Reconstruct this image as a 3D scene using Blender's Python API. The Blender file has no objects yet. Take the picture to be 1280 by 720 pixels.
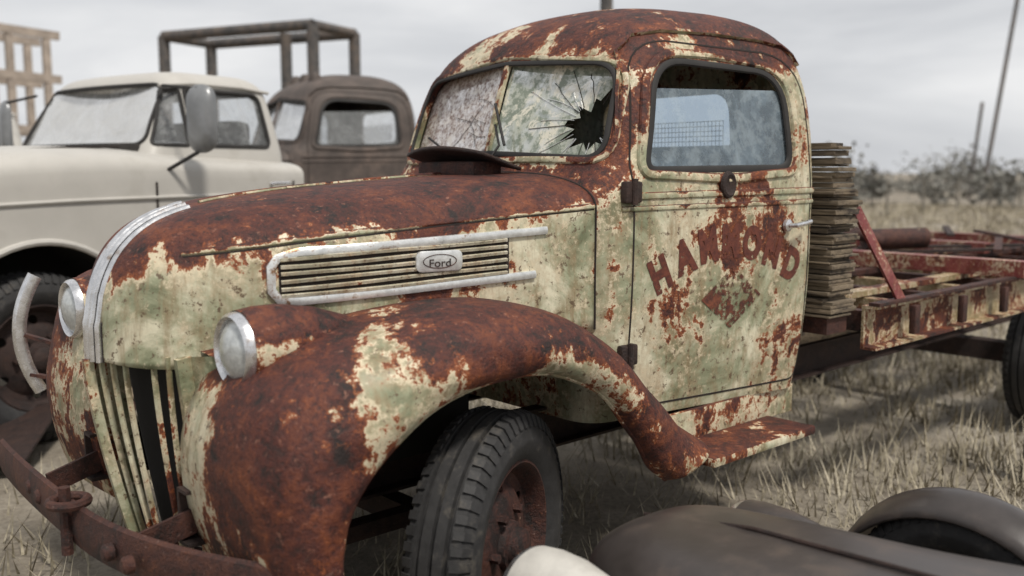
import bpy, bmesh, math, random
import numpy as np
from mathutils import Vector, Matrix, Euler
from mathutils.bvhtree import BVHTree
from mathutils.geometry import tessellate_polygon
random.seed(7); np.random.seed(7)
sc = bpy.context.scene
sc.view_settings.view_transform = 'Standard'
sc.view_settings.look = 'None'
sc.view_settings.exposure = 0
COL = sc.collection
rad = math.radians

# ------------------------------------------------------------------ nodes
def new_mat(name):
    m = bpy.data.materials.new(name); m.use_nodes = True
    m.node_tree.nodes.clear()
    return m, m.node_tree
def N(nt, typ, ins=None, **attrs):
    n = nt.nodes.new(typ)
    for k, v in attrs.items(): setattr(n, k, v)
    for k, v in (ins or {}).items():
        s = n.inputs[k]
        if isinstance(v, bpy.types.NodeSocket): nt.links.new(v, s)
        else: s.default_value = v
    return n
def c4(c): return (c[0], c[1], c[2], 1.0)
def mix(nt, f, a, b, blend='MIX'):
    n = nt.nodes.new('ShaderNodeMix'); n.data_type = 'RGBA'; n.blend_type = blend
    for i, v in ((0, f), (6, a), (7, b)):
        if isinstance(v, bpy.types.NodeSocket): nt.links.new(v, n.inputs[i])
        elif i == 0: n.inputs[0].default_value = v
        else: n.inputs[i].default_value = c4(v)
    return n.outputs[2]
def math_(nt, op, a, b=0.0, clamp=False):
    n = nt.nodes.new('ShaderNodeMath'); n.operation = op; n.use_clamp = clamp
    for i, v in ((0, a), (1, b)):
        if isinstance(v, bpy.types.NodeSocket): nt.links.new(v, n.inputs[i])
        else: n.inputs[i].default_value = v
    return n.outputs[0]
def ramp(nt, fac, stops, interp='LINEAR'):
    n = nt.nodes.new('ShaderNodeValToRGB'); cr = n.color_ramp; cr.interpolation = interp
    while len(cr.elements) < len(stops): cr.elements.new(0.5)
    for e, (p, c) in zip(cr.elements, stops):
        e.position = p
        e.color = (c, c, c, 1) if isinstance(c, (int, float)) else c4(c)
    nt.links.new(fac, n.inputs[0]); return n.outputs[0]
def noise(nt, vec, scale, detail=6, rough=.6, dist=0.0):
    return N(nt, 'ShaderNodeTexNoise', {'Vector': vec, 'Scale': scale, 'Detail': detail, 'Roughness': rough, 'Distortion': dist}).outputs[0]
def finish(nt, col, rough=.6, metal=0.0, bump=None, bstr=.4, bdist=.01, spec=.5):
    p = N(nt, 'ShaderNodeBsdfPrincipled')
    for k, v in (('Base Color', col), ('Roughness', rough), ('Metallic', metal), ('Specular IOR Level', spec)):
        if isinstance(v, bpy.types.NodeSocket): nt.links.new(v, p.inputs[k])
        else: p.inputs[k].default_value = c4(v) if k == 'Base Color' else v
    if bump is not None:
        b = N(nt, 'ShaderNodeBump', {'Height': bump, 'Strength': bstr, 'Distance': bdist})
        nt.links.new(b.outputs[0], p.inputs['Normal'])
    o = N(nt, 'ShaderNodeOutputMaterial'); nt.links.new(p.outputs[0], o.inputs[0])
    return p

def rust_paint(name, pa, pb, pc, amount=0.0, top=.12, scale=1.0, seed=0.0,
               r1=(.012,.006,.005), r2=(.070,.016,.010), r3=(.34,.095,.024), prim=(.62,.54,.38), gloss=.36):
    m, nt = new_mat(name)
    tc = N(nt, 'ShaderNodeTexCoord').outputs['Object']
    mp = N(nt, 'ShaderNodeMapping', {'Vector': tc, 'Location': (seed, seed*.7, seed*.3)}).outputs[0]
    st = N(nt, 'ShaderNodeMapping', {'Vector': mp, 'Scale': (1, 1, .20)}).outputs[0]
    n1 = noise(nt, mp, 1.9*scale, 9, .66, .5)
    n2 = noise(nt, mp, 8*scale, 7, .72, .35)
    n3 = noise(nt, st, 18*scale, 5, .65)
    n9 = noise(nt, mp, 42*scale, 4, .75)
    geo = N(nt, 'ShaderNodeNewGeometry')
    nz = N(nt, 'ShaderNodeSeparateXYZ', {0: geo.outputs['Normal']}).outputs[2]
    nz = math_(nt, 'MAXIMUM', nz, 0.0)
    v = math_(nt, 'MULTIPLY', n1, .52)
    v = math_(nt, 'ADD', v, math_(nt, 'MULTIPLY', n2, .24))
    v = math_(nt, 'ADD', v, math_(nt, 'MULTIPLY', n3, .12))
    v = math_(nt, 'ADD', v, math_(nt, 'MULTIPLY', n9, .12))
    v = math_(nt, 'ADD', v, math_(nt, 'MULTIPLY', nz, top))
    v = math_(nt, 'ADD', v, amount)
    rm = ramp(nt, v, [(.519, 0), (.526, 1)])
    pm = ramp(nt, v, [(.488, 0), (.514, 1)])
    fr = ramp(nt, v, [(.524, .8), (.548, 0)])
    halo = ramp(nt, v, [(.455, 0), (.518, .55)])
    n4 = noise(nt, mp, 3.0*scale, 9, .74, .8)
    n5 = noise(nt, mp, 70*scale, 4, .75)
    n10 = noise(nt, mp, 18*scale, 6, .7, .2)
    nn = math_(nt, 'ADD', math_(nt, 'MULTIPLY', n4, .54), math_(nt, 'MULTIPLY', n5, .18))
    nn = math_(nt, 'ADD', nn, math_(nt, 'MULTIPLY', n10, .28))
    rmid = tuple(.70*a+.30*b for a, b in zip(r2, r3))
    rc = ramp(nt, nn, [(.42, r1), (.495, r2), (.58, rmid), (.65, r3)])
    rc = mix(nt, fr, rc, tuple(min(1, x*1.05) for x in r3))
    rc = mix(nt, ramp(nt, n9, [(.61, 0), (.69, .5)]), rc, tuple(min(1, x*.8+.09) for x in r3))
    rc = mix(nt, ramp(nt, n5, [(.34, .75), (.42, 0)]), rc, r1)
    n6 = noise(nt, mp, 3.1*scale, 9, .66, .6)
    pcx = ramp(nt, n6, [(.39, pa), (.49, pb), (.60, pc)])
    n7 = noise(nt, st, 26*scale, 6, .65)
    pcx = mix(nt, halo, pcx, tuple(.5*a+.5*b for a, b in zip(pb, r3)))
    pcx = mix(nt, ramp(nt, n7, [(.50, 0), (.72, .75)]), pcx, tuple(.35*a+.65*b for a, b in zip(pa, (.28,.14,.06))))
    n8 = noise(nt, mp, 33*scale, 6, .75)
    pcx = mix(nt, ramp(nt, n8, [(.575, 0), (.605, .9)]), pcx, tuple(.25*a+.75*b for a, b in zip(pa, (.10,.04,.025))))
    pcx = mix(nt, ramp(nt, n8, [(.36, .6), (.42, 0)]), pcx, prim)
    pcx = mix(nt, math_(nt, 'MULTIPLY', pm, ramp(nt, n10, [(.43, 0), (.52, 1)])), pcx, prim)
    col = mix(nt, rm, pcx, rc)
    rg = math_(nt, 'ADD', math_(nt, 'MULTIPLY', rm, .24), gloss)
    rg = math_(nt, 'ADD', rg, math_(nt, 'MULTIPLY', n8, .16))
    h = math_(nt, 'ADD', math_(nt, 'MULTIPLY', rm, -.65), math_(nt, 'MULTIPLY', math_(nt, 'MULTIPLY', n5, rm), 1.3))
    h = math_(nt, 'ADD', h, math_(nt, 'MULTIPLY', n10, .35))
    h = math_(nt, 'ADD', h, math_(nt, 'MULTIPLY', noise(nt, mp, 4.5, 3, .5), 3.0))
    finish(nt, col, rg, 0, h, .75, .006)
    return m
def simple(name, col, rough=.7, metal=0, var=.35, scale=12, bstr=.3, col2=None, th=(.45,.6), bd=.004, stretch=(1,1,1)):
    m, nt = new_mat(name)
    tc = N(nt, 'ShaderNodeTexCoord').outputs['Object']
    tc = N(nt, 'ShaderNodeMapping', {'Vector': tc, 'Scale': stretch}).outputs[0]
    n = noise(nt, tc, scale, 6, .65)
    n2 = noise(nt, tc, scale*.2, 5, .6)
    a = tuple(x*(1-var) for x in col); b = tuple(min(1, x*(1+var)) for x in col)
    c = ramp(nt, n, [(.3, a), (.7, b)])
    if col2: c = mix(nt, ramp(nt, math_(nt, 'ADD', math_(nt,'MULTIPLY',n,.5), math_(nt,'MULTIPLY',n2,.5)), [(th[0], 0), (th[1], 1)]), c, col2)
    r = math_(nt, 'ADD', math_(nt, 'MULTIPLY', n, .25), rough-.12)
    finish(nt, c, r, metal, n, bstr, bd)
    return m
def glassmat(name, dust, lo, hi, tint=(.8,.85,.88), scale=9, dust2=None, base=.25, seed=0, dust3=None):
    m, nt = new_mat(name)
    tc = N(nt, 'ShaderNodeTexCoord').outputs['Object']
    tc = N(nt, 'ShaderNodeMapping', {'Vector': tc, 'Location': (seed, seed, seed)}).outputs[0]
    n = noise(nt, tc, scale, 9, .74, .5); n2 = noise(nt, tc, scale*4, 6, .75)
    f = ramp(nt, math_(nt, 'ADD', math_(nt,'MULTIPLY',n,.7), math_(nt,'MULTIPLY',n2,.3)), [(lo, base), (hi, .96)])
    dc = mix(nt, ramp(nt, n2, [(.47, 0), (.54, 1)]), dust, dust2 or dust)
    if dust3:
        n3 = noise(nt, tc, scale*1.6, 9, .75, .4)
        dc = mix(nt, ramp(nt, n3, [(.53, 0), (.56, 1)]), dc, dust3)
    d = N(nt, 'ShaderNodeBsdfDiffuse', {'Color': dc})
    t = N(nt, 'ShaderNodeBsdfTransparent', {'Color': c4(tint)})
    g = N(nt, 'ShaderNodeBsdfGlossy', {'Color': (1,1,1,1), 'Roughness': .06})
    fr = N(nt, 'ShaderNodeFresnel', {'IOR': 1.5})
    a = N(nt, 'ShaderNodeMixShader', {0: fr.outputs[0], 1: t.outputs[0], 2: g.outputs[0]})
    b = N(nt, 'ShaderNodeMixShader', {0: f, 1: a.outputs[0], 2: d.outputs[0]})
    o = N(nt, 'ShaderNodeOutputMaterial'); nt.links.new(b.outputs[0], o.inputs[0])
    return m
def flaking(name, ca, cb, thr=.53, scale=9, seed=0):
    m, nt = new_mat(name)
    tc = N(nt, 'ShaderNodeTexCoord').outputs['Object']
    tc = N(nt, 'ShaderNodeMapping', {'Vector': tc, 'Location': (seed, seed, seed)}).outputs[0]
    n = noise(nt, tc, scale, 8, .75, .4); n2 = noise(nt, tc, 40, 5, .75)
    f = ramp(nt, math_(nt, 'ADD', math_(nt,'MULTIPLY',n,.6), math_(nt,'MULTIPLY',n2,.4)), [(thr-.012, 1), (thr+.012, 0)])
    d = N(nt, 'ShaderNodeBsdfPrincipled', {'Base Color': mix(nt, ramp(nt, n2, [(.4,0),(.6,1)]), ca, cb), 'Roughness': .7})
    t = N(nt, 'ShaderNodeBsdfTransparent')
    b = N(nt, 'ShaderNodeMixShader', {0: f, 1: t.outputs[0], 2: d.outputs[0]})
    o = N(nt, 'ShaderNodeOutputMaterial'); nt.links.new(b.outputs[0], o.inputs[0])
    return m

G1, G2, G3 = (.145,.160,.090), (.32,.33,.215), (.67,.63,.47)
M_body = rust_paint('weathered_green_paint', G1, G2, G3, amount=-.020, top=.03, seed=1.3)
M_cab  = rust_paint('weathered_cab_paint', G1, G2, G3, amount=-.014, top=.11, seed=5.7)
M_hood = rust_paint('weathered_hood_paint', G1, G2, G3, amount=-.008, top=.16, seed=3.1)
M_fend = rust_paint('weathered_fender_paint', G1, G2, G3, amount=.022, top=.06, seed=9.4)
M_louv = rust_paint('faded_louvre_paint', (.35,.33,.24), (.50,.47,.36), (.68,.64,.52), amount=-.03, top=0, scale=2, seed=6)
M_rust = rust_paint('rusted_steel', (.2,.12,.08), (.25,.16,.1), (.3,.2,.14), amount=.12, top=0, scale=1.6, seed=2, r2=(.050,.016,.011), r3=(.15,.052,.024))
M_rustd = rust_paint('dark_rusted_steel', (.1,.06,.04), (.12,.08,.05), (.15,.1,.07), amount=.15, top=0, scale=2,
                     r2=(.028,.014,.011), r3=(.07,.033,.020), seed=4)
M_redbeam = rust_paint('red_oxide_beam', (.14,.025,.025), (.19,.036,.036), (.25,.08,.07), amount=-.03, top=0, scale=2, seed=8)
M_letter = flaking('flaking_sign_paint', (.075,.018,.012), (.15,.038,.020), .56, 9, 2)
M_letter2 = flaking('worn_sign_paint', (.07,.022,.015), (.22,.065,.03), .50, 7, 5)
M_bed = rust_paint('yellowed_bed_paint', (.18,.145,.07), (.29,.24,.13), (.40,.34,.22), amount=.02, top=.02, scale=2, seed=12)
M_chrome = simple('pitted_chrome', (.70,.70,.71), .26, .9, .22, 30, .3, (.30,.22,.16), (.57,.66))
M_trim = simple('dull_trim', (.70,.71,.70), .32, .6, .2, 40, .3, (.28,.16,.09), (.54,.61))
M_mirror = simple('mirror_shell', (.22,.225,.23), .35, .4, .2, 8, .2)
M_black = simple('black_void', (.010,.009,.008), .9, 0, .3)
M_int = simple('cab_interior', (.026,.022,.019), .85, 0, .5)
M_tire = simple('weathered_rubber', (.027,.026,.026), .70, 0, .35, 25, .6, (.11,.095,.075), (.56,.75), .004)
M_wood = simple('weathered_wood', (.20,.155,.105), .9, 0, .65, 22, .8, (.04,.03,.023), (.47,.58), .006, (1,.25,3))
M_post = simple('grey_post_wood', (.16,.145,.12), .9, 0, .4, 20, .8, None, (.5,.6), .006, (3,3,.4))
M_gasket = simple('black_rubber_gasket', (.02,.018,.017), .7, 0, .4)
M_gap = simple('panel_gap', (.018,.012,.010), .9, 0, .4)
M_glassN = glassmat('peeling_windshield', (.44,.46,.39), .38, .52, (.5,.55,.55), 6, (.22,.25,.20), .35, 0, (.68,.65,.54))
M_glassF = glassmat('milky_windshield', (.50,.45,.42), .36, .54, (.6,.6,.6), 17, (.22,.16,.14), .40, 0, (.62,.58,.54))
M_glassS = glassmat('dusty_side_glass', (.27,.34,.40), .45, .75, (.55,.66,.78), 4, (.34,.41,.46), .34)
M_glassB = glassmat('grey_window_glass', (.30,.305,.305), .48, .80, (.80,.82,.84), 5, (.38,.39,.39), .25)
M_glassW = glassmat('dusty_pickup_windshield', (.36,.36,.35), .42, .72, (.80,.82,.84), 4, (.42,.42,.41), .45)
M_glassD = glassmat('fogged_window_glass', (.40,.41,.41), .42, .80, (.92,.94,.96), 4, (.36,.37,.37), .30)
M_lens = simple('headlamp_lens', (.50,.52,.52), .12, .35, .2, 60, .5)
M_grey = simple('faded_white_paint', (.45,.43,.395), .42, 0, .07, 3, .15, (.33,.31,.275), (.50,.64))
M_darktruck = simple('dull_brown_paint', (.080,.062,.053), .7, 0, .4, 7, .3, (.15,.11,.09), (.52,.64))
M_wreck = simple('dull_wreck_paint', (.050,.042,.039), .34, 0, .3, 5, .3, (.10,.075,.06), (.52,.64))
M_cream = simple('cream_enamel', (.50,.48,.44), .4, 0, .15, 15, .2, (.25,.2,.15), (.58,.66))
M_pipe = simple('dark_steel_pipe', (.085,.080,.078), .7, .1, .4, 10, .3, (.14,.11,.09))

# ------------------------------------------------------------------ mesh helpers
def empty(name, loc=(0,0,0), rz=0, s=1):
    e = bpy.data.objects.new(name, None); COL.objects.link(e)
    e.location = loc; e.rotation_euler = (0,0,rz); e.scale = (s,s,s); e.empty_display_size = .2
    return e
def smooth(o, ang=35):
    bm = bmesh.new(); bm.from_mesh(o.data)
    for f in bm.faces: f.smooth = True
    a = rad(ang)
    for e in bm.edges:
        e.smooth = not (len(e.link_faces) == 2 and e.calc_face_angle(0) > a)
    bm.to_mesh(o.data); bm.free()
def mesh(name, vs, fs, mat, par=None, sm=35, recalc=True):
    me = bpy.data.meshes.new(name); me.from_pydata([tuple(v) for v in vs], [], fs); me.update()
    if recalc:
        bm = bmesh.new(); bm.from_mesh(me); bmesh.ops.recalc_face_normals(bm, faces=bm.faces); bm.to_mesh(me); bm.free()
    o = bpy.data.objects.new(name, me); COL.objects.link(o)
    if mat: me.materials.append(mat)
    if par: o.parent = par
    if sm: smooth(o, sm)
    return o
def evalmesh(o):
    bpy.context.view_layer.update()
    dg = bpy.context.evaluated_depsgraph_get()
    me = bpy.data.meshes.new_from_object(o.evaluated_get(dg))
    o.modifiers.clear(); o.data = me
    return o
def box(name, c, s, mat, par=None, rot=(0,0,0), bev=.006, seg=2):
    bm = bmesh.new(); bmesh.ops.create_cube(bm, size=1)
    for v in bm.verts: v.co = Vector((v.co.x*s[0], v.co.y*s[1], v.co.z*s[2]))
    if bev: bmesh.ops.bevel(bm, geom=bm.edges[:], offset=min(bev, min(s)*.3), segments=seg, affect='EDGES', profile=.6)
    R = Euler(rot).to_matrix()
    for v in bm.verts: v.co = R @ v.co + Vector(c)
    me = bpy.data.meshes.new(name); bm.to_mesh(me); bm.free()
    o = bpy.data.objects.new(name, me); COL.objects.link(o); me.materials.append(mat)
    if par: o.parent = par
    smooth(o, 40)
    return o
def sweep(name, pts, prof, mat, par=None, closed=False, up=(0,0,1), ups=None, cap=True, sm=40):
    pts = [Vector(p) for p in pts]; n = len(pts); k = len(prof); vs = []; fs = []
    prevU = Vector(up)
    for i, p in enumerate(pts):
        if closed: t = pts[(i+1) % n] - pts[i-1]
        else: t = pts[min(i+1, n-1)] - pts[max(i-1, 0)]
        t.normalize()
        u = Vector(ups[i]) if ups else prevU
        u = u - t*u.dot(t)
        if u.length < 1e-4: u = t.orthogonal()
        u.normalize(); w = t.cross(u)
        if not ups: prevU = u
        for a, b in prof: vs.append(p + w*a + u*b)
    m = n if closed else n-1
    for i in range(m):
        j = (i+1) % n
        for q in range(k):
            r = (q+1) % k
            fs.append((i*k+q, i*k+r, j*k+r, j*k+q))
    if not closed and cap:
        fs.append(tuple(range(k))); fs.append(tuple((n-1)*k+q for q in range(k)))
    return mesh(name, vs, fs, mat, par, sm)
def circ(r, n=8, sx=1, sy=1): return [(r*sx*math.cos(2*math.pi*i/n), r*sy*math.sin(2*math.pi*i/n)) for i in range(n)]
def tube(name, pts, r, mat, par=None, closed=False, n=8): return sweep(name, pts, circ(r, n), mat, par, closed)
def beam(name, p0, p1, w, h, mat, par=None, up=(0,0,1)):
    return sweep(name, [p0, p1], [(-w/2,-h/2),(w/2,-h/2),(w/2,h/2),(-w/2,h/2)], mat, par, up=up)
def chan(name, p0, p1, w, h, t, mat, par=None, up=(0,0,1)):
    pr = [(-w/2,-h/2),(w/2,-h/2),(w/2,-h/2+t),(-w/2+t,-h/2+t),(-w/2+t,h/2-t),(w/2,h/2-t),(w/2,h/2),(-w/2,h/2)]
    return sweep(name, [p0, p1], pr, mat, par, up=up)
def cr(tab, t):
    n = len(tab)-1; i = min(int(t), n-1); f = t-i
    P = [np.array(tab[max(0,min(n,j))], float) for j in (i-1,i,i+1,i+2)]
    return .5*((2*P[1])+(-P[0]+P[2])*f+(2*P[0]-5*P[1]+4*P[2]-P[3])*f*f+(-P[0]+3*P[1]-3*P[2]+P[3])*f**3)
def grid_faces(nr, nc, wrap=False):
    fs = []
    for i in range(nr-1):
        for j in range(nc if wrap else nc-1):
            k = (j+1) % nc
            fs.append((i*nc+j, i*nc+k, (i+1)*nc+k, (i+1)*nc+j))
    return fs
def loft_x(rows, nx=40, na=28, ks=6, pY=.6, pZ=.9, caps=(False, False)):
    vs = []
    for i in range(nx+1):
        x, W, B, S, T = cr(rows, i/nx*(len(rows)-1))
        W = max(W, .002); sec = []
        for k in range(ks): sec.append((-W, B+(S-B)*k/ks))
        for k in range(na+1):
            th = math.pi*k/na; c = math.cos(th); s = max(0, math.sin(th))
            sec.append((-W*math.copysign(abs(c)**pY, c), S+(T-S)*s**pZ))
        for k in range(ks-1, -1, -1): sec.append((W, B+(S-B)*k/ks))
        for y, z in sec: vs.append((x, y, z))
    nc = 2*ks+na+1
    fs = grid_faces(nx+1, nc)
    if caps[0]: fs.append(tuple(range(nc)))
    if caps[1]: fs.append(tuple(nx*nc+q for q in range(nc)))
    return vs, fs
def slice_xy(xf, xr, wF, wR, r, bow, bulge, nS=14, nC=7):
    cs = [(xf,-wF),(xr,-wR),(xr,wR),(xf,wF)]; out = []
    for i in range(4):
        p = Vector(cs[i]); a = Vector(cs[i-1]); b = Vector(cs[(i+1)%4])
        da = (a-p).normalized(); db = (b-p).normalized()
        A = p+da*r; B = p+db*r
        for k in range(nC):
            t = k/(nC-1)
            q = A*(1-t)**2 + (p*.82+ (A+B)*.09)*2*t*(1-t) + B*t*t
            out.append(q)
        nb = b - db*r
        for k in range(1, nS):
            out.append(B.lerp(nb, k/nS))
    res = []
    for q in out:
        x, y = q.x, q.y
        fx = (xr-x)/(xr-xf)
        x2 = x + bow*(y/wF)**2*max(0, fx)
        y2 = y*(1+bulge*math.sin(math.pi*min(1,max(0,1-fx))))
        res.append((x2, y2))
    return res
def loft_z(keys, nz=56, top=True):
    vs = []; ring = 0
    for i in range(nz+1):
        z, xf, xr, wF, wR, r, bow, bul = cr(keys, i/nz*(len(keys)-1))
        s = slice_xy(xf, xr, wF, wR, r, bow, bul); ring = len(s)
        vs += [(x, y, z) for x, y in s]
    fs = grid_faces(nz+1, ring, True)
    if top:
        vs.append((sum(v[0] for v in vs[-ring:])/ring, 0, vs[-1][2]+.002)); c = len(vs)-1
        for j in range(ring): fs.append((nz*ring+j, nz*ring+(j+1) % ring, c))
    return vs, fs
def round_poly(pts, r, seg=6):
    out = []; n = len(pts)
    for i in range(n):
        p = Vector(pts[i]); a = Vector(pts[i-1]); b = Vector(pts[(i+1)%n])
        rr = r[i] if isinstance(r, (list, tuple)) else r
        A = p+(a-p).normalized()*rr; B = p+(b-p).normalized()*rr
        for k in range(seg+1):
            t = k/seg; out.append(A*(1-t)**2+(p*.9+(A+B)*.05)*2*t*(1-t)+B*t*t)
    return out
def resample(pts, d, closed=True):
    out = []; n = len(pts)
    for i in range(n if closed else n-1):
        a = Vector(pts[i]); b = Vector(pts[(i+1) % n]); L = (b-a).length
        k = max(1, int(L/d))
        for j in range(k): out.append(a.lerp(b, j/k))
    if not closed: out.append(Vector(pts[-1]))
    return out
def prism(poly, axis, a, b):
    n = len(poly); vs = []
    for t in (a, b):
        for p in poly: vs.append((p[0], t, p[1]) if axis == 'y' else (t, p[0], p[1]))
    fs = [tuple(range(n)), tuple(range(2*n-1, n-1, -1))] + [(i, (i+1)%n, n+(i+1)%n, n+i) for i in range(n)]
    return mesh('cutter', vs, fs, None, None, 0)
def cut(o, cutters, solid=None):
    if solid:
        m = o.modifiers.new('s', 'SOLIDIFY'); m.thickness = solid; m.offset = -1
    for c in cutters:
        c.parent = o.parent
        m = o.modifiers.new('b', 'BOOLEAN'); m.operation = 'DIFFERENCE'; m.solver = 'EXACT'; m.object = c
    evalmesh(o)
    for c in cutters: bpy.data.objects.remove(c)
    smooth(o, 32)
def revolve(name, prof, mat, par, n=64, M=None, closed_prof=False, sm=35):
    vs = []; k = len(prof)
    for i in range(n):
        a = 2*math.pi*i/n
        for y, r in prof: vs.append(Vector((r*math.cos(a), y, r*math.sin(a))))
    fs = []
    for i in range(n):
        j = (i+1) % n
        for q in range(k if closed_prof else k-1):
            w = (q+1) % k
            fs.append((i*k+q, i*k+w, j*k+w, j*k+q))
    if M: vs = [M @ v for v in vs]
    return mesh(name, vs, fs, mat, par, sm)
def join(objs, name):
    bm = bmesh.new(); mats = []
    for o in objs:
        tmp = o.data.copy(); mm = {}
        for i, m in enumerate(o.data.materials):
            if m not in mats: mats.append(m)
            mm[i] = mats.index(m)
        for p in tmp.polygons: p.material_index = mm.get(p.material_index, 0)
        bm.from_mesh(tmp); bpy.data.meshes.remove(tmp)
    o0 = objs[0]; me = bpy.data.meshes.new(name); bm.to_mesh(me); bm.free()
    for m in mats: me.materials.append(m)
    o0.data = me; o0.name = name
    for o in objs[1:]: bpy.data.objects.remove(o)
    return o0

# ------------------------------------------------------------------ wheel
def wheel(par, loc, rz, r=.40, w=.20, mt=M_tire, mr=M_rust, nm='wheel'):
    M = Matrix.Translation(loc) @ Matrix.Rotation(rz, 4, 'Z')
    s = r/.40; h = w/2
    P = [(-.7*h,.245*s),(-.95*h,.275*s),(-1.03*h,.31*s),(-1.045*h,.318*s),(-1.03*h,.324*s),(-1.0*h,.345*s),(-.93*h,.372*s),(-.90*h,.376*s),(-.80*h,.394*s),(-.5*h,.400*s),(-.47*h,.386*s),(-.38*h,.386*s),
         (-.35*h,.402*s),(-.06*h,.403*s),(-.04*h,.388*s)]
    P = P + [(-a, b) for a, b in P[::-1]]
    t = revolve('tire', P, mt, par, 72, M)
    vs = []; fs = []
    for i in range(60):
        a = 2*math.pi*i/60
        for sg in (-1, 1):
            b = len(vs)
            for da in (-.03, .03):
                for (y, rr) in ((sg*1.03*h,.360*s),(sg*.87*h,.397*s),(sg*.58*h,.408*s),(sg*.58*h,.385*s),(sg*.9*h,.36*s)):
                    aa = a+da+(.015 if sg > 0 else 0)
                    vs.append(M @ Vector((rr*math.cos(aa), y, rr*math.sin(aa))))
            fs += [tuple(range(b, b+5)), tuple(range(b+9, b+4, -1))] + [(b+q, b+(q+1)%5, b+5+(q+1)%5, b+5+q) for q in range(5)]
    lugs = mesh('lugs', vs, fs, mt, par, 30)
    t = join([t, lugs], nm+'_tire')
    R = [(-.80*h,.262*s),(-.84*h,.250*s),(-.72*h,.238*s),(-.45*h,.228*s),(-.25*h,.215*s),(-.2*h,.185*s),(-.45*h,.15*s),(-.55*h,.10*s),(-.56*h,.078*s)]
    d = revolve('rim', R, mr, par, 60, M)
    cs = []
    for i in range(6):
        a = 2*math.pi*(i+.5)/6
        cs.append(revolve('c', [(-.4,0.0001),(-.4,.022*s),(.2,.022*s),(.2,0.0001)], None, None, 14,
                    M @ Matrix.Translation((.182*s*math.cos(a), 0, .182*s*math.sin(a)))))
    cut(d, cs, .007)
    hb = revolve('hub', [(-.45*h,.08*s),(-.75*h,.072*s),(-.8*h,.06*s),(-1.05*h,.055*s),(-1.15*h,.04*s),(-1.16*h,.0005)], mr, par, 28, M)
    nuts = []
    for i in range(6):
        a = 2*math.pi*i/6
        nuts.append(revolve('n', [(-.5*h,.014*s),(-.78*h,.014*s),(-.8*h,.009*s),(-.8*h,.0005)], mr, par, 6,
                    M @ Matrix.Translation((.112*s*math.cos(a), 0, .112*s*math.sin(a))), sm=20))
    join([d, hb]+nuts, nm+'_rim')
    revolve(nm+'_drum', [(-.15*h,.0005),(-.15*h,.15*s),(.9*h,.15*s),(.9*h,.0005)], M_gap, par, 30, M)

# ------------------------------------------------------------------ old truck cab (z,xf,xr,wF,wR,r,bow,bulge)
CAB = [(.62,.56,1.67,.62,.77,.09,.0,.01),(.80,.55,1.70,.635,.795,.10,.0,.015),(1.05,.545,1.715,.65,.81,.10,.0,.015),(1.30,.54,1.72,.655,.815,.11,.01,.01),
       (1.43,.55,1.722,.655,.815,.11,.03,.008),(1.53,.605,1.722,.652,.808,.11,.06,.006),(1.65,.645,1.722,.642,.798,.11,.06,.006),(1.80,.69,1.718,.62,.775,.115,.06,.006),
       (1.92,.735,1.705,.59,.742,.13,.065,.008),(2.00,.79,1.685,.555,.705,.15,.07,.01),(2.065,.87,1.645,.50,.64,.17,.07,.02),(2.112,.97,1.585,.42,.54,.18,.06,.02),
       (2.145,1.07,1.50,.30,.39,.14,.04,.02),(2.165,1.18,1.40,.13,.18,.07,.01,0)]
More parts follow.
